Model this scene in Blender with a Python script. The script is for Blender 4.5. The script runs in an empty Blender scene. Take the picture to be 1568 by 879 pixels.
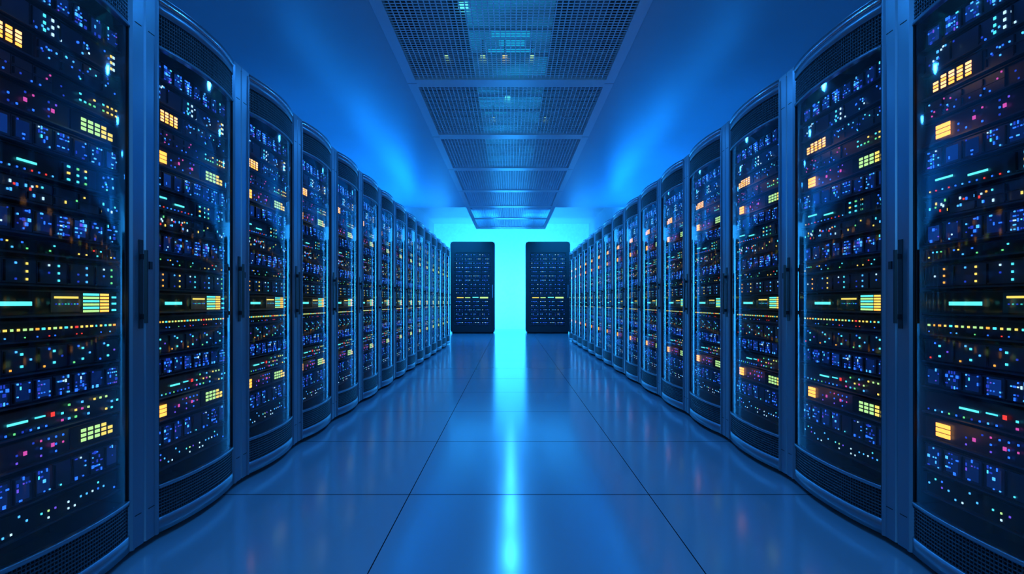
import bpy, math, random
from mathutils import Vector

# ------------------------------------------------------------------ materials
def new_mat(name):
    m = bpy.data.materials.new(name); m.use_nodes = True
    nt = m.node_tree; nt.nodes.clear()
    out = nt.nodes.new('ShaderNodeOutputMaterial')
    return m, nt, out

def principled(name, col, rough=0.5, metal=0.0, ior=1.5, noise=0.0, nscale=20.0, rvar=0.0):
    m, nt, out = new_mat(name)
    p = nt.nodes.new('ShaderNodeBsdfPrincipled')
    p.inputs['Base Color'].default_value = (*col, 1)
    p.inputs['Roughness'].default_value = rough
    p.inputs['Metallic'].default_value = metal
    p.inputs['IOR'].default_value = ior
    nt.links.new(p.outputs[0], out.inputs[0])
    if noise > 0 or rvar > 0:
        tc = nt.nodes.new('ShaderNodeTexCoord')
        n = nt.nodes.new('ShaderNodeTexNoise'); n.inputs['Scale'].default_value = nscale
        nt.links.new(tc.outputs['Object'], n.inputs['Vector'])
        if noise > 0:
            r = nt.nodes.new('ShaderNodeMix'); r.data_type = 'RGBA'
            r.inputs[6].default_value = (*[c*(1-noise) for c in col], 1)
            r.inputs[7].default_value = (*[min(1, c*(1+noise)) for c in col], 1)
            nt.links.new(n.outputs[0], r.inputs[0])
            nt.links.new(r.outputs[2], p.inputs['Base Color'])
        if rvar > 0:
            mr = nt.nodes.new('ShaderNodeMapRange')
            mr.inputs[3].default_value = rough - rvar; mr.inputs[4].default_value = rough + rvar
            nt.links.new(n.outputs[0], mr.inputs[0])
            nt.links.new(mr.outputs[0], p.inputs['Roughness'])
    return m

def emis(name, col, s, sample=False):
    m, nt, out = new_mat(name)
    e = nt.nodes.new('ShaderNodeEmission')
    e.inputs[0].default_value = (*col, 1); e.inputs[1].default_value = s
    nt.links.new(e.outputs[0], out.inputs[0])
    try: m.cycles.emission_sampling = 'FRONT' if sample else 'NONE'
    except Exception: pass
    return m

def glass_mat():
    m, nt, out = new_mat('tinted_door_glass')
    t = nt.nodes.new('ShaderNodeBsdfTransparent'); t.inputs[0].default_value = (0.88, 0.94, 1.0, 1)
    g = nt.nodes.new('ShaderNodeBsdfGlossy'); g.inputs['Roughness'].default_value = 0.05
    g.inputs[0].default_value = (0.9, 0.95, 1, 1)
    f = nt.nodes.new('ShaderNodeFresnel'); f.inputs[0].default_value = 1.7
    mx = nt.nodes.new('ShaderNodeMixShader')
    nt.links.new(f.outputs[0], mx.inputs[0]); nt.links.new(t.outputs[0], mx.inputs[1]); nt.links.new(g.outputs[0], mx.inputs[2])
    nt.links.new(mx.outputs[0], out.inputs[0])
    return m

M = {}
M['frame'] = principled('painted_steel_frame', (0.20, 0.26, 0.33), 0.30, 0.7, rvar=0.03, nscale=6)
M['trim'] = principled('polished_steel_trim', (0.55, 0.62, 0.70), 0.22, 1.0)
M['dark'] = principled('black_steel', (0.012, 0.014, 0.02), 0.4, 0.3)
M['black'] = principled('matt_black', (0.004, 0.005, 0.008), 0.7)
M['chassis'] = principled('server_chassis', (0.05, 0.065, 0.10), 0.42, 0.4, noise=0.3, nscale=30)
M['module'] = principled('drive_module', (0.09, 0.13, 0.21), 0.35, 0.4)
M['mesh'] = principled('vent_mesh_metal', (0.07, 0.085, 0.105), 0.4, 0.7)
M['glass'] = glass_mat()
E = {
 'blue': ((0.02, 0.14, 1.0), 2.0), 'lblue': ((0.06, 0.38, 1.0), 2.0), 'dblue': ((0.02, 0.06, 0.6), 1.0),
 'painted_glow': ((0.006, 0.035, 0.22), 0.4), 'painted_glow2': ((0.008, 0.06, 0.38), 0.5),  # not LEDs: faint emission painting blue light onto module faces
 'cyan': ((0.08, 0.75, 0.9), 1.5), 'teal': ((0.04, 0.55, 0.45), 1.2), 'white': ((0.5, 0.8, 1.0), 1.6),
 'green': ((0.15, 0.8, 0.25), 1.2), 'lime': ((0.50, 0.85, 0.28), 1.3), 'yellow': ((1.0, 0.70, 0.12), 1.4),
 'orange': ((1.0, 0.40, 0.05), 1.5), 'red': ((0.9, 0.05, 0.04), 1.3), 'pink': ((0.7, 0.08, 0.40), 1.2), 'violet': ((0.20, 0.10, 0.9), 1.0),
}
for k, (c, s) in E.items(): M[k] = emis('led_' + k, c, s)
M['orangebig'] = emis('indicator_amber', (1.0, 0.36, 0.05), 2.8, True)
M['cyanbig'] = emis('indicator_cyan', (0.08, 0.62, 0.62), 2.0, True)
M['warm'] = emis('indicator_warm', (1.0, 0.46, 0.18), 2.5, True)
M['cyansoft'] = emis('painted_cyan_glow', (0.01, 0.45, 0.75), 1.0, True)  # cyan light in the grille painted as emission, no lamp there

# ------------------------------------------------------------------ mesh builder
class MB:
    def __init__(s): s.v = []; s.f = []; s.m = []; s.sm = []; s.names = []
    def mi(s, n):
        if n not in s.names: s.names.append(n)
        return s.names.index(n)
    def face(s, idx, mat, smooth=False):
        s.f.append(idx); s.m.append(s.mi(mat)); s.sm.append(smooth)
    def box(s, x0, x1, y0, y1, z0, z1, mat):
        b = len(s.v)
        s.v += [(x0,y0,z0),(x1,y0,z0),(x1,y1,z0),(x0,y1,z0),(x0,y0,z1),(x1,y0,z1),(x1,y1,z1),(x0,y1,z1)]
        for q in ((0,3,2,1),(4,5,6,7),(0,1,5,4),(1,2,6,5),(2,3,7,6),(3,0,4,7)):
            s.face([b+i for i in q], mat)
    def led(s, x, y0, y1, z0, z1, mat, t=0.002):   # small raised lamp facing +x (no back face)
        b = len(s.v)
        s.v += [(x,y0,z0),(x,y1,z0),(x,y1,z1),(x,y0,z1),(x+t,y0,z0),(x+t,y1,z0),(x+t,y1,z1),(x+t,y0,z1)]
        for q in ((4,5,6,7),(0,1,5,4),(1,2,6,5),(2,3,7,6),(3,0,4,7)):
            s.face([b+i for i in q], mat)
    def prism(s, poly, z0, z1, mat, smooth=False):   # poly CCW in xy
        b = len(s.v); n = len(poly)
        s.v += [(x,y,z0) for x,y in poly] + [(x,y,z1) for x,y in poly]
        s.face([b+i for i in range(n)][::-1], mat); s.face([b+n+i for i in range(n)], mat)
        for i in range(n):
            j = (i+1) % n
            s.face([b+i, b+j, b+n+j, b+n+i], mat, smooth)
    def obj(s, name, coll=None):
        me = bpy.data.meshes.new(name)
        me.from_pydata(s.v, [], s.f)
        for n in s.names: me.materials.append(M[n])
        me.polygons.foreach_set('material_index', s.m)
        me.polygons.foreach_set('use_smooth', s.sm)
        me.update()
        return me

def add(name, me, loc=(0,0,0), rotz=0.0):
    o = bpy.data.objects.new(name, me)
    o.location = loc; o.rotation_euler = (0, 0, rotz)
    bpy.context.scene.collection.objects.link(o)
    return o

# ------------------------------------------------------------------ server units
def units(mb, w, rnd, xs, rows):
    """rows of servers: face plane at x=xs, spanning y -w/2..w/2"""
    y0 = -w/2
    U = lambda u: y0 + u*w
    def dot(u, z, c, sy=0.005, sz=0.005, x=None):
        mb.led(xs+0.006 if x is None else x, U(u)-sy/2, U(u)+sy/2, z-sz/2, z+sz/2, c)
    for (zc, h, kind) in rows:
        zb, zt = zc-h/2+0.003, zc+h/2-0.003
        mb.box(xs-0.25, xs, y0, y0+w, zb, zt, 'chassis')
        for ya in (y0, y0+w-0.016):
            mb.box(xs, xs+0.010, ya, ya+0.016, zb, zt, 'dark')
        mb.box(xs, xs+0.016, y0+0.016, y0+w-0.016, zb, zb+0.005, 'module')
        mb.box(xs, xs+0.010, y0+0.016, y0+w-0.016, zt-0.003, zt, 'dark')
        zi0, zi1 = zb+0.009, zt-0.006; hi = zi1-zi0; zm = (zi0+zi1)/2
        def modules(n, split=1, u0=0.03, u1=0.97):
            for i in range(n):
                a = U(u0+(u1-u0)*i/n)+0.002; b_ = U(u0+(u1-u0)*(i+1)/n)-0.002
                for k in range(split):
                    c0 = zi0+hi*k/split+0.001; c1 = zi0+hi*(k+1)/split-0.001
                    mb.box(xs, xs+0.006, a, b_, c0, c1, 'module')
                    mb.box(xs+0.006, xs+0.011, a+0.002, a+0.006, c0+0.004, c1-0.004, 'dark')
        if kind == 'blue':
            modules(8)
            for i in range(8):
                a = 0.03+0.94*(i+0.55)/8
                if rnd.random() < 0.8:
                    mb.led(xs+0.006, U(a-0.038), U(a+0.034), zi0+hi*0.12, zi1-hi*0.12, rnd.choice(['painted_glow','painted_glow','painted_glow2']), 0.001)  # painted blue light on the module face
                nc, nr = 5, 5
                dens = rnd.choice([0.15, 0.3, 0.45, 0.55])
                for cx in range(nc):
                    for r in range(nr):
                        if rnd.random() < dens:
                            c = rnd.choices(['blue','lblue','dblue','violet','white','cyan'], [5,4,4,1.0,0.6,0.6])[0]
                            dot(a+(cx-(nc-1)/2)*0.016, zm+(r-(nr-1)/2)*hi*0.19, c, rnd.choice([0.004,0.005,0.010]), rnd.choice([0.004,0.005,0.010]), xs+0.0072)
        elif kind == 'sparse':
            modules(6, 2)
            for i in range(30):
                c = rnd.choices(['cyan','blue','yellow','orange','red','white','lblue','green'], [4,4,1.5,.8,.8,2,4,2])[0]
                dot(0.06+0.9*rnd.random(), zm+(rnd.random()-0.5)*hi*0.8, c, 0.006, rnd.choice([0.006,0.009]), xs+0.0062)
        elif kind == 'vert':
            modules(5)
            for i in range(5):
                a = 0.03+0.94*(i+0.7)/5
                col = ['orange','yellow','cyan','lblue','green'][i]
                for k in range(3):
                    dot(a, zi0+hi*(k+0.5)/3, col, 0.007, 0.007, xs+0.0062)
                    if rnd.random() < 0.6: dot(a-0.06, zi0+hi*(k+0.5)/3, rnd.choice(['blue','lblue','dblue','white']), 0.006, 0.006, xs+0.0062)
        elif kind == 'cyanmod':
            modules(5)
            for i in range(5):
                a = 0.03+0.94*(i+0.55)/5
                for k in range(2):
                    dot(a, zi0+hi*(k*0.5+0.25), 'cyan', 0.009, 0.007, xs+0.0062)
                dot(a+0.05, zm, rnd.choice(['lblue','blue','dblue','violet']), 0.006, 0.006, xs+0.0062)
                dot(a-0.06, zi0+0.01, rnd.choice(['blue','green','orange','red']), 0.006, 0.006, xs+0.0062)
                dot(a-0.03, zi1-0.01, rnd.choice(['blue','lblue','dblue']), 0.006, 0.006, xs+0.0062)
        elif kind == 'thin':
            mb.box(xs, xs+0.004, U(0.04), U(0.96), zi0, zi1, 'black')
            for i in range(34):
                if rnd.random() < 0.65:
                    c = rnd.choices(['yellow','red','green','cyan','blue','lblue'], [2.5,1,1.5,2,3,3])[0]
                    dot(0.06+0.88*i/33, zm+rnd.choice([-0.25,0.25])*hi, c, 0.006, 0.005, xs+0.0045)
        elif kind == 'rain':
            mb.box(xs, xs+0.004, U(0.04), U(0.96), zi0, zi1, 'black')
            for i in range(26):
                c = rnd.choices(['yellow','red','orange','cyan','lime'], [3,1.6,1.2,3,3])[0]
                dot(0.06+0.88*i/25, zm+0.004, c, rnd.choice([0.006,0.009,0.012]), 0.007, xs+0.0045)
                if rnd.random() < 0.4: dot(0.06+0.88*i/25, zi0+0.006, rnd.choice(['red','green','blue','lblue']), 0.004, 0.004, xs+0.0045)
        elif kind == 'lamps':
            modules(4, 1, 0.03, 0.7)
            for u, c in ((0.12,'lblue'),(0.45,'cyan'),(0.5,'white'),(0.91,'yellow'),(0.93,'white')):
                for k in range(3): dot(u, zi0+hi*(k+0.5)/3, c, 0.009, 0.009, xs+0.0062)
            for i in range(24): dot(0.06+0.9*rnd.random(), zm+(rnd.random()-0.5)*hi, rnd.choice(['blue','lblue','white','dblue','blue']), 0.006, 0.006, xs+0.0062)
        elif kind == 'orange':
            mb.box(xs, xs+0.005, U(0.05), U(0.38), zi0, zi1, 'black')
            for cx in range(5):
                for r in range(4):
                    if rnd.random() < 0.9:
                        ua = 0.09+cx*0.050; za = zi0+hi*0.12
                        hh = hi*0.74
                        mb.led(xs+0.005, U(ua), U(ua+0.032), za+hh*(r+0.12)/4, za+hh*(r+0.78)/4, rnd.choice(['warm','warm','orangebig']))
            modules(4, 2, 0.4, 0.97)
            for i in range(22): dot(0.42+0.52*rnd.random(), zm+(rnd.random()-0.5)*hi*0.8, rnd.choice(['blue','lblue','cyan','dblue']), 0.005, 0.005, xs+0.0062)
        elif kind == 'gydots':
            modules(4, 2, 0.03, 0.5)
            for i in range(9):
                for r in range(2):
                    if rnd.random() < 0.8: dot(0.68+0.27*i/8, zm+(r-0.5)*hi*0.36, rnd.choice(['lime','yellow','green','cyan']), 0.009, 0.006)
            for i in range(20): dot(0.05+0.55*rnd.random(), zm+(rnd.random()-0.5)*hi*0.8, rnd.choice(['blue','lblue','dblue','pink']), 0.005, 0.005, xs+0.0062)
        elif kind in ('gyblock', 'gyblock2'):
            mb.box(xs, xs+0.004, U(0.62), U(0.97), zi0, zi1, 'black')
            for i in range(5):
                for r in range(3):
                    if r == 2 and i > 3: continue
                    ua = 0.69+i*0.050; za = zi0+hi*0.15; hh = hi*0.7
                    mb.led(xs+0.004, U(ua), U(ua+0.034), za+hh*(r+0.15)/3, za+hh*(r+0.82)/3, 'yellow' if (i > 2) else 'lime')
            for r in range(3):
                za = zi0+hi*0.12; hh = hi*0.74
                mb.led(xs+0.006, U(0.11), U(0.20), za+hh*(r+0.08)/3, za+hh*(r+0.88)/3, 'orangebig')
            for i in range(8):
                for r in range(3):
                    if rnd.random() < 0.45: dot(0.25+0.045*i, zi0+hi*(r+0.5)/3, rnd.choices(['pink','violet','dblue','blue'],[2,2,3,4])[0], 0.006, 0.006)
            for i in range(2): dot(0.34+0.16*i, zm, 'pink', 0.012, 0.012)
        elif kind == 'cbars':
            modules(3, 1, 0.55, 0.8)
            mb.led(xs+0.003, U(0.10), U(0.21), zm+0.010, zm+0.017, 'cyanbig')
            mb.led(xs+0.003, U(0.30), U(0.41), zm-0.004, zm+0.003, 'cyanbig')
            for i in range(3):
                for r in range(3):
                    dot(0.60+0.06*i, zi0+hi*(r+0.5)/3, rnd.choice(['yellow','lime','cyan','green']), 0.012, 0.007, xs+0.0065)
            for i in range(12): dot(0.06+0.45*i/11, zi0+0.008, rnd.choice(['blue','red','lblue','yellow']), 0.005, 0.005, xs+0.001)
            for i in range(10): dot(0.84+0.11*rnd.random(), zm+(rnd.random()-0.5)*hi, rnd.choice(['cyan','lblue','blue']), 0.006, 0.006, xs+0.001)
        elif kind == 'cbars2':
            mb.led(xs+0.003, U(0.25), U(0.36), zm-0.002, zm+0.005, 'cyanbig')
            mb.led(xs+0.003, U(0.40), U(0.46), zm+0.002, zm+0.007, 'cyan')
            dot(0.50, zm+0.004, 'red', 0.014, 0.014)
            for i in range(10):
                for r in range(3):
                    if rnd.random() < 0.5: dot(0.56+0.4*i/9, zi0+hi*(r+0.5)/3, rnd.choice(['yellow','lime','cyan','lblue','green','pink']), 0.009, 0.007)
            for i in range(10): dot(0.06+0.4*i/9, zi0+0.006, rnd.choice(['blue','dblue','lblue','green']), 0.006, 0.006)
        elif kind == 'band':
            mb.box(xs, xs+0.003, U(0.04), U(0.96), zi0, zi1, 'black')
            mb.led(xs+0.004, U(0.19), U(0.38), zm-0.009, zm+0.004, 'cyanbig')
            mb.box(xs+0.003, xs+0.006, U(0.49), U(0.68), zi0+0.004, zi1-0.002, 'chassis')
            mb.led(xs+0.006, U(0.51), U(0.665), zm+0.014, zm+0.021, 'yellow')
            for i in range(8): dot(0.52+0.02*i, zm-0.004, rnd.choice(['blue','teal','dblue']), 0.005, 0.004, xs+0.0065)
            for r in range(6):
                z_ = zi0+hi*(r+0.15)/6
                mb.led(xs+0.004, U(0.705), U(0.82), z_, z_+hi*0.11, 'cyanbig' if r % 2 else 'lime')
                mb.led(xs+0.004, U(0.83), U(0.895), z_, z_+hi*0.11, 'yellow' if r % 2 else 'orangebig')
            for r in range(3):
                mb.led(xs+0.004, U(0.92), U(0.955), zi0+hi*(r+0.2)/3, zi0+hi*(r+0.5)/3, 'cyan')
        elif kind == 'dots':
            mb.box(xs, xs+0.003, U(0.04), U(0.96), zi0, zi1, 'black')
            for i in range(22):
                for r in range(3):
                    if rnd.random() < 0.36:
                        c = rnd.choices(['white','cyan','lblue','blue','violet','yellow','lime'], [3,3,3,4,1,0.8,0.8])[0]
                        dot(0.06+0.88*i/21, zi0+hi*(r+0.5)/3, c, 0.006, 0.006, xs+0.0035)
        elif kind == 'farband':
            mb.box(xs, xs+0.003, U(0.02), U(0.98), zi0, zi1, 'black')
            mb.led(xs+0.004, U(0.08), U(0.26), zm-0.008, zm+0.014, 'yellow')
            mb.led(xs+0.004, U(0.30), U(0.44), zm-0.008, zm+0.014, 'lime')
            mb.led(xs+0.004, U(0.50), U(0.66), zm+0.000, zm+0.022, 'cyanbig')
            mb.led(xs+0.004, U(0.70), U(0.92), zm-0.020, zm+0.024, 'lime')
        elif kind == 'far':
            mb.box(xs, xs+0.003, U(0.02), U(0.98), zb+0.006, zt, 'black')
            pat = rnd.choice([(1,1,1,1,0), (1,0,1,1,1), (1,1,0,0,1), (1,1,1,1,1)])
            for g in range(4):
                a0 = 0.04+0.235*g
                mb.box(xs+0.003, xs+0.008, U(a0), U(a0+0.22), zi0+0.004, zi1-0.002, 'dark')
                for i in range(5):
                    if pat[i]:
                        c = rnd.choices(['white','lblue','blue','dblue'], [1.2,2,3,2])[0]
                        dot(a0+0.03+0.04*i, zi0+hi*0.68, c, 0.020, 0.014, xs+0.0082)
                    if rnd.random() < 0.25:
                        dot(a0+0.03+0.04*i, zi0+hi*0.28, 'dblue', 0.018, 0.012, xs+0.0082)

ROWS = [(1.925,.088,'blue'),(1.833,.088,'lamps'),(1.742,.088,'orange'),(1.655,.08,'gydots'),(1.568,.088,'gyblock'),
        (1.475,.09,'blue'),(1.385,.085,'cbars'),(1.298,.082,'sparse'),(1.207,.092,'blue'),(1.130,.055,'thin'),
        (1.052,.092,'vert'),(0.957,.09,'band'),(0.872,.072,'rain'),(0.785,.094,'cyanmod'),(0.690,.088,'blue'),
        (0.598,.088,'cbars2'),(0.505,.090,'gyblock2'),(0.400,.105,'blue'),(0.300,.085,'dots')]

BOW = 0.034; ST = 0.088; HT = 2.2
def build_rack(W, seed, handle_hi):
    rnd = random.Random(seed); mb = MB()
    hw = W/2 - 0.0015; gi = hw - ST        # glass half width
    bow = lambda y: BOW*(1-abs(y/gi)**2.2)
    mb.box(-1.0, -0.05, -hw, -hw+0.03, 0.05, HT-0.02, 'dark')
    mb.box(-1.0, -0.05, hw-0.03, hw, 0.05, HT-0.02, 'dark')
    mb.box(-1.0, -0.985, -hw+0.03, hw-0.03, 0.05, HT-0.02, 'dark')
    mb.box(-0.97, -0.07, -hw+0.02, hw-0.02, 0.0, 0.05, 'black')
    mb.box(-0.985, -0.055, -hw+0.03, hw-0.03, 0.05, 0.08, 'dark')
    N = 20
    ys = [-gi + 2*gi*i/N for i in range(N+1)]
    poly = [(-1.0, -hw), (0.0, -hw), (0.0, -gi)] + [(bow(y), y) for y in ys[1:-1]] + [(0.0, gi), (0.0, hw), (-1.0, hw)]
    mb.prism(poly, HT-0.02, HT, 'frame')
    for s in (-1, 1):
        a, b = s*hw, s*gi
        prof = [(-0.06, a), (-0.010, a), (0.0, a - s*0.006), (0.0, b + s*0.026), (0.006, b + s*0.020), (0.006, b+s*0.010), (-0.006, b), (-0.06, b)]
        ar = sum(prof[i][0]*prof[(i+1)%len(prof)][1]-prof[(i+1)%len(prof)][0]*prof[i][1] for i in range(len(prof)))
        if ar < 0: prof = prof[::-1]
        mb.prism(prof, 0.03, HT-0.02, 'frame')
        mb.box(-0.07, -0.001, min(b, b-s*0.006), max(b, b-s*0.006), 0.2, 1.99, 'black')
        for zz in (0.15, 2.02):
            mb.box(0.0, 0.0012, min(a-s*.02,b+s*0.03), max(a-s*.02,b+s*0.03), zz, zz+0.003, 'black')
    def curved(z0, z1, off, th, mat, smooth=True, n=N):
        yy = [-gi + 2*gi*i/n for i in range(n+1)]
        bse = len(mb.v)
        for y in yy:
            xo = bow(y)+off
            mb.v += [(xo, y, z0), (xo, y, z1), (xo-th, y, z0), (xo-th, y, z1)]
        for i in range(n):
            p = bse+4*i; q = p+4
            mb.face([p, q, q+1, p+1], mat, smooth)
            mb.face([p+2, p+3, q+3, q+2], mat, smooth)
            mb.face([p+1, q+1, q+3, p+3], mat)
            mb.face([p, p+2, q+2, q], mat)
    curved(2.125, HT-0.02, 0.0, 0.03, 'frame')
    curved(HT-0.034, HT-0.004, 0.003, 0.012, 'trim')
    curved(1.985, 1.998, 0.002, 0.022, 'frame')
    curved(0.207, 0.222, 0.002, 0.022, 'frame')
    curved(0.03, 0.090, 0.0, 0.03, 'frame')
    for z0, z1 in ((1.998, 2.125), (0.090, 0.207)):
        curved(z0, z1, -0.030, 0.004, 'black')
        nb = 46
        for i in range(nb):
            y = -gi + 2*gi*(i+0.5)/nb; x = bow(y)
            mb.box(x-0.012, x-0.006, y-0.0022, y+0.0022, z0, z1, 'mesh')
        nr = 9
        for k in range(1, nr):
            z = z0+(z1-z0)*k/nr
            curved(z-0.0022, z+0.0022, -0.005, 0.005, 'mesh', n=10)
    bse = len(mb.v)
    n = 24
    for i in range(n+1):
        y = -gi+2*gi*i/n
        mb.v += [(bow(y)-0.006, y, 0.222), (bow(y)-0.006, y, 1.985)]
    for i in range(n):
        p = bse+2*i
        mb.face([p, p+2, p+3, p+1], 'glass', True)
    w = 2*gi+0.03
    for s in (-1, 1):
        y = s*(w/2+0.008)
        mb.box(-0.30, -0.05, min(y, y+s*0.012), max(y, y+s*0.012), 0.21, 1.99, 'dark')
    mb.box(-0.35, -0.31, -w/2, w/2, 0.10, 2.1, 'black')
    units(mb, w, rnd, -0.045, ROWS)
    s = 1 if handle_hi else -1
    yc = s*(hw-0.024)
    mb.box(0.0, 0.003, yc-0.012, yc+0.012, 0.86, 1.20, 'dark')
    mb.prism([(0.018, yc-0.008), (0.027, yc-0.004), (0.027, yc+0.004), (0.018, yc+0.008)], 0.88, 1.16, 'dark')
    mb.box(0.003, 0.020, yc-0.005, yc+0.005, 0.895, 0.915, 'dark')
    mb.box(0.003, 0.020, yc-0.005, yc+0.005, 1.125, 1.145, 'dark')
    mb.box(0.0, 0.006, -s*(hw-0.03)-0.008, -s*(hw-0.03)+0.008, 1.09, 1.12, 'dark')
    return mb.obj('server_rack_mesh')

XL, XR = -1.42, 1.49
PL, PR = 0.80, 0.885
YL0, YR0 = 2.23, 2.22
meL = build_rack(PL, 3, True)
meR = build_rack(PR, 3, False)
for k in range(-2, 14):
    add('server_rack', meL, (XL, YL0+PL*(k+0.5), 0), 0)
for k in range(-2, 14):
    add('server_rack', meR, (XR, YR0+PR*(k+0.5), 0), math.pi)

# ------------------------------------------------------------------ end cabinets (face -y)
def build_cabinet(seed):
    rnd = random.Random(seed); mb = MB()
    w, h = 1.34, 2.82
    mb.box(-0.9, -0.03, -w/2, w/2, 0.06, h-0.02, 'dark')
    mb.box(-0.86, -0.06, -w/2+0.04, w/2-0.04, 0.0, 0.06, 'black')
    def rr(hw_, z0, z1, r, n=6):
        pts = []
        for cx, cz, a0 in ((hw_-r, z1-r, 0), (-hw_+r, z1-r, 90), (-hw_+r, z0+r, 180), (hw_-r, z0+r, 270)):
            for i in range(n+1):
                a = math.radians(a0+90*i/n); pts.append((cx+r*math.cos(a), cz+r*math.sin(a)))
        return pts
    o = rr(w/2+0.01, 0.05, h, 0.10); i_ = rr(w/2-0.10, 0.24, h-0.33, 0.05)
    b = len(mb.v); n = len(o)
    for (x, pts) in ((0.0, o), (0.0, i_), (-0.06, o), (-0.06, i_)):
        mb.v += [(x, p[0], p[1]) for p in pts]
    for k in range(n):
        j = (k+1) % n
        mb.face([b+k, b+j, b+n+j, b+n+k], 'dark')
        mb.face([b+k, b+2*n+k, b+2*n+j, b+j], 'dark')
        mb.face([b+n+k, b+n+j, b+3*n+j, b+3*n+k], 'dark')
    rows = []
    z = h-0.42
    while z > 0.28:
        rows.append((z, 0.125, 'farband' if abs(z-1.10) < 0.06 else 'far')); z -= 0.13
    units(mb, w-0.2, rnd, -0.02, rows)
    mb.box(0.0, 0.02, w/2-0.07, w/2-0.04, 1.1, 1.5, 'frame')
    return mb.obj('server_cabinet_mesh')
mc = build_cabinet(5)
add('server_cabinet', mc, (-1.17, 17.6, 0), -math.pi/2)
add('server_cabinet', mc, (1.14, 17.6, 0), -math.pi/2)

# ------------------------------------------------------------------ room
def tile_floor():
    m, nt, out = new_mat('glossy_floor_tiles')
    p = nt.nodes.new('ShaderNodeBsdfPrincipled'); nt.links.new(p.outputs[0], out.inputs[0])
    tc = nt.nodes.new('ShaderNodeTexCoord'); sp = nt.nodes.new('ShaderNodeSeparateXYZ')
    nt.links.new(tc.outputs['Object'], sp.inputs[0])
    def seam(sock, off, period, half):
        a = nt.nodes.new('ShaderNodeMath'); a.operation = 'SUBTRACT'; a.inputs[1].default_value = off
        nt.links.new(sock, a.inputs[0])
        b = nt.nodes.new('ShaderNodeMath'); b.operation = 'PINGPONG'; b.inputs[1].default_value = period/2
        nt.links.new(a.outputs[0], b.inputs[0])
        c = nt.nodes.new('ShaderNodeMath'); c.operation = 'LESS_THAN'; c.inputs[1].default_value = half
        nt.links.new(b.outputs[0], c.inputs[0]); return c
    a = seam(sp.outputs[0], -0.506, 1.196, 0.0024); b = seam(sp.outputs[1], 2.87, 1.09, 0.0045)
    mx = nt.nodes.new('ShaderNodeMath'); mx.operation = 'MAXIMUM'
    nt.links.new(a.outputs[0], mx.inputs[0]); nt.links.new(b.outputs[0], mx.inputs[1])
    n = nt.nodes.new('ShaderNodeTexNoise'); n.inputs['Scale'].default_value = 1.3
    nt.links.new(tc.outputs['Object'], n.inputs['Vector'])
    mr = nt.nodes.new('ShaderNodeMapRange'); mr.inputs[3].default_value = 0.145; mr.inputs[4].default_value = 0.18
    nt.links.new(n.outputs[0], mr.inputs[0])
    rm = nt.nodes.new('ShaderNodeMath'); rm.operation = 'MAXIMUM'
    nt.links.new(mr.outputs[0], rm.inputs[0]); nt.links.new(mx.outputs[0], rm.inputs[1])
    nt.links.new(rm.outputs[0], p.inputs['Roughness'])
    col = nt.nodes.new('ShaderNodeMix'); col.data_type = 'RGBA'
    col.inputs[6].default_value = (0.27, 0.34, 0.42, 1); col.inputs[7].default_value = (0.02, 0.012, 0.02, 1)
    nt.links.new(mx.outputs[0], col.inputs[0]); nt.links.new(col.outputs[2], p.inputs['Base Color'])
    # grout joint: almost no specular
    ir = nt.nodes.new('ShaderNodeMapRange'); ir.inputs[3].default_value = 2.5; ir.inputs[4].default_value = 1.1
    nt.links.new(mx.outputs[0], ir.inputs[0]); nt.links.new(ir.outputs[0], p.inputs['IOR'])
    return m
M['floor'] = tile_floor()
M['ceil'] = principled('ceiling_paint', (0.45, 0.53, 0.62), 0.36, ior=1.8, noise=0.04, nscale=3)
M['wall'] = principled('wall_paint', (0.45, 0.5, 0.58), 0.6, noise=0.05, nscale=5)
M['endwall'] = principled('end_wall_paint', (0.75, 0.85, 0.9), 0.5, noise=0.12, nscale=14)
M['tray'] = principled('ceiling_tray_frame', (0.65, 0.74, 0.82), 0.3, 0.3, ior=1.8)
M['plenum'] = principled('plenum_dark', (0.03, 0.04, 0.06), 0.6)
M['grid'] = principled('ceiling_grid_wire', (0.75, 0.85, 0.95), 0.35, 0.4)
M['duct'] = principled('galvanised_duct', (0.12, 0.15, 0.19), 0.4, 0.6)
def glow_panel():  # added emissive panel that brightens the grille from above
    m, nt, out = new_mat('added_glow_panel')
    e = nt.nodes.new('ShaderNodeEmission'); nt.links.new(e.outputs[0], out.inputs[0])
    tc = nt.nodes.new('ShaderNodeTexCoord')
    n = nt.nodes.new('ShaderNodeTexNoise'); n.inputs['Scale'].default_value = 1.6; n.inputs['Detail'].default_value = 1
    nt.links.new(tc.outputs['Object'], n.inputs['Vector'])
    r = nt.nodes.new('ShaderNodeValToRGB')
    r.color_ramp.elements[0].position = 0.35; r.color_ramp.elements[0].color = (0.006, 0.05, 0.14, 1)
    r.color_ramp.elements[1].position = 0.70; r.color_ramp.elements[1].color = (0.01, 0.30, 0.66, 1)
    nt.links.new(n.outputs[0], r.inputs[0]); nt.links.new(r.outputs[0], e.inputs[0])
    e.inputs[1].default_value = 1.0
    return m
M['glow_panel'] = glow_panel()

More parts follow.
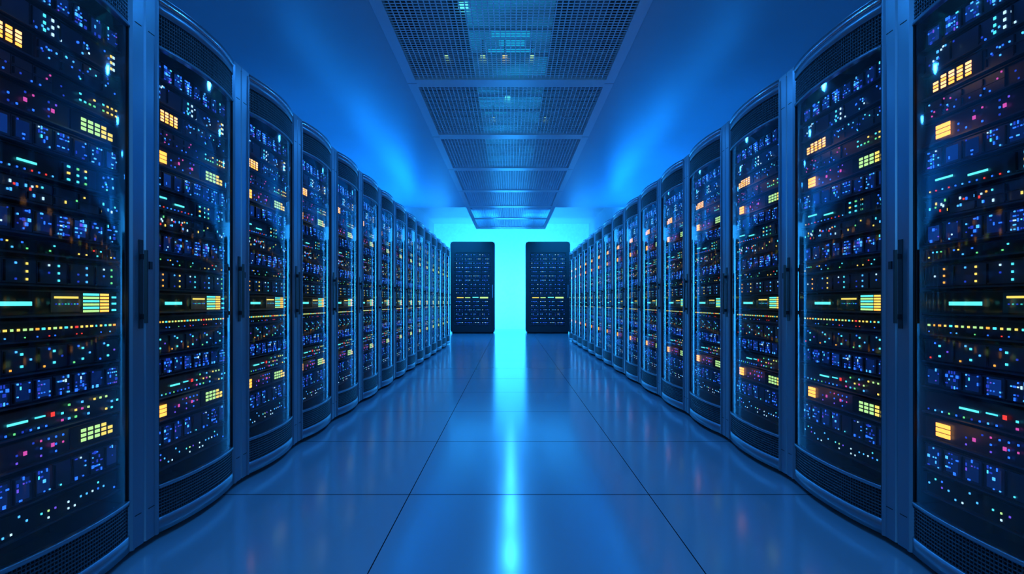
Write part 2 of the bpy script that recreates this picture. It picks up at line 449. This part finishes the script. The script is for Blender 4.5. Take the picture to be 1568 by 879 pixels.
WX0, WX1, YF, YB = -2.75, 2.80, -1.8, 20.6
HC, HR = 3.06, 3.78
def simple(name, boxes):
    mb = MB()
    for b in boxes: mb.box(*b)
    return add(name, mb.obj(name))
simple('floor', [(WX0, WX1, YF, YB, -0.1, 0.0, 'floor')])
simple('wall_left', [(WX0-0.1, WX0, YF, YB, 0, HR, 'wall')])
simple('wall_right', [(WX1, WX1+0.1, YF, YB, 0, HR, 'wall')])
simple('wall_back', [(WX0, WX1, YB, YB+0.1, 0, HR, 'endwall')])
simple('wall_front', [(WX0, WX1, YF-0.1, YF, 0, HR, 'wall')])
TI, TO = 0.895, 0.99
TE = 16.35
simple('ceiling', [
    (WX0, -TO, YF, 12.7, HC, HC+0.06, 'ceil'), (TO, WX1, YF, 12.7, HC, HC+0.06, 'ceil'),
    (WX0, -TO, 12.62, 12.7, HC+0.06, HR, 'ceil'), (TO, WX1, 12.62, 12.7, HC+0.06, HR, 'ceil'),
    (WX0, WX1, 12.62, YB, HR, HR+0.08, 'ceil'),
    (-TO, TO, YF, 12.62, HC+0.5, HC+0.56, 'plenum')])

mb = MB()
z0 = HC-0.015
for s in (-1, 1):
    a, b = sorted((s*TI, s*(TO-0.008)))
    mb.box(a, b, YF, TE, z0, z0+0.05, 'tray')
    a, b = sorted((s*(TI+0.02), s*(TI+0.05)))
    mb.box(a, b, YF, TE, z0+0.05, HC+0.45, 'plenum')
bars = [5.48+1.77*k for k in range(-4, 7)]
for yb in bars:
    mb.box(-TI, TI, yb-0.09, yb+0.09, z0, z0+0.05, 'tray')
    for s in (-1, 1):
        a, b = sorted((s*TI, s*(TO-0.008)))
        mb.box(a, b, yb-0.003, yb+0.003, z0-0.001, z0, 'black')
mb.box(-TI, TI, TE-0.06, TE, z0, HC+0.45, 'tray')
mb.box(-TI-0.05, TI+0.05, 12.7, TE, HC+0.45, HC+0.48, 'plenum')
cell = 0.04
n = int(2*TI/cell)
for i in range(1, n):
    x = -TI + 2*TI*i/n
    mb.box(x-0.004, x+0.004, YF, TE, z0+0.015, z0+0.021, 'grid')
y = YF
while y < TE:
    mb.box(-TI, TI, y-0.004, y+0.004, z0+0.014, z0+0.020, 'grid'); y += cell
mb.box(-0.36, 0.34, YF, TE-0.3, HC+0.16, HC+0.20, 'glow_panel')  # added panel that makes the grille look lit
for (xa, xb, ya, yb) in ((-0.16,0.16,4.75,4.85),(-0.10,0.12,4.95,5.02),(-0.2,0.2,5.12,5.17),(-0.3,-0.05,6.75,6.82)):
    mb.box(xa, xb, ya, yb, HC+0.14, HC+0.16, 'cyansoft')  # painted patches of cyan light
for s in (-1, 1):
    a, b = sorted((s*0.5, s*0.75))
    mb.box(a, b, YF, TE-0.3, HC+0.2, HC+0.35, 'duct')
for yb in [YF+0.5*k for k in range(36)]:
    if yb < TE-0.5: mb.box(-0.80, 0.80, yb, yb+0.03, HC+0.13, HC+0.155, 'duct')
for x, y_, c, sz in ((-0.34,4.1,'cyanbig',.035),(-0.03,5.95,'cyanbig',.03),(-0.55,4.95,'lime',.016),(-0.24,4.95,'lime',.02),(-0.05,4.95,'yellow',.02),(0.18,4.95,'lime',.02),(0.4,6.6,'lime',.014),(-0.2,6.6,'lime',.014)):  # reflections of the equipment, painted as small emissive boxes
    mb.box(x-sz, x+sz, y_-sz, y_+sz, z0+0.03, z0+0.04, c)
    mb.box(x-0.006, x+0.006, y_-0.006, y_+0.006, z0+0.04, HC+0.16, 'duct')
add('ceiling_grid_tray', mb.obj('ceiling_grid_tray'))

# ------------------------------------------------------------------ lights
def area(name, loc, rot, sx, sy, power, col):
    l = bpy.data.lights.new(name, 'AREA'); l.shape = 'RECTANGLE'; l.size = sx; l.size_y = sy
    l.energy = power; l.color = col
    o = bpy.data.objects.new(name, l); o.location = loc; o.rotation_euler = rot
    bpy.context.scene.collection.objects.link(o); return o
area('cove_lamp', (0, 13.0, 3.5), (math.radians(80), 0, 0), 5.0, 0.4, 440, (0.01, 0.32, 1.0))
area('wall_washer_lamp', (-1.2, 19.0, 1.4), (math.radians(90), 0, 0), 1.2, 2.4, 190, (0.03, 0.40, 1.0))
area('wall_washer_lamp', (1.2, 19.0, 1.4), (math.radians(90), 0, 0), 1.2, 2.4, 190, (0.03, 0.40, 1.0))
for s, x in ((-1, XL-0.75), (1, XR+0.75)):
    for ya, yb, p in ((2.5, 5.5, 2.5), (5.5, 8.0, 9), (8.0, 10.3, 20), (10.3, 12.6, 32)):
        area('added_ceiling_fill', (x, (ya+yb)/2, HT+0.05), (math.pi, 0, 0), 0.12, yb-ya, p, (0.005, 0.25, 1.0))  # added out of sight to brighten the ceiling towards the far end
area('added_rear_fill', (0, YF+0.1, 2.0), (math.radians(90), 0, 0), 4.5, 1.6, 55, (0.09, 0.46, 1.0))  # added fill behind the camera for the near floor and racks
for yb, e in zip(bars[1:], (75, 80, 85, 90, 100, 110, 125, 135, 135, 135)):
    l = bpy.data.lights.new('added_floor_fill', 'SPOT'); l.energy = e; l.color = (0.03, 0.31, 1.0)  # added spots under the crossbars as floor fill, not real fixtures
    l.spot_size = math.radians(165); l.spot_blend = 0.6; l.shadow_soft_size = 0.06
    o = bpy.data.objects.new('added_floor_fill', l); o.location = (0, yb, z0-0.01)
    bpy.context.scene.collection.objects.link(o)

w = bpy.data.worlds.new('World'); bpy.context.scene.world = w; w.use_nodes = True
w.node_tree.nodes['Background'].inputs[0].default_value = (0.01, 0.05, 0.15, 1)
w.node_tree.nodes['Background'].inputs[1].default_value = 0.5

# ------------------------------------------------------------------ camera
cam = bpy.data.cameras.new('camera'); co = bpy.data.objects.new('camera', cam)
bpy.context.scene.collection.objects.link(co)
co.location = (0, 0, 0.96); co.rotation_euler = (math.radians(90), 0, 0)
cam.sensor_width = 36; cam.lens = 36*880/1568
cam.shift_y = 23.5/1568; cam.shift_x = 2/1568
cam.clip_start = 0.05
bpy.context.scene.camera = co
bpy.context.scene.view_settings.view_transform = 'Standard'
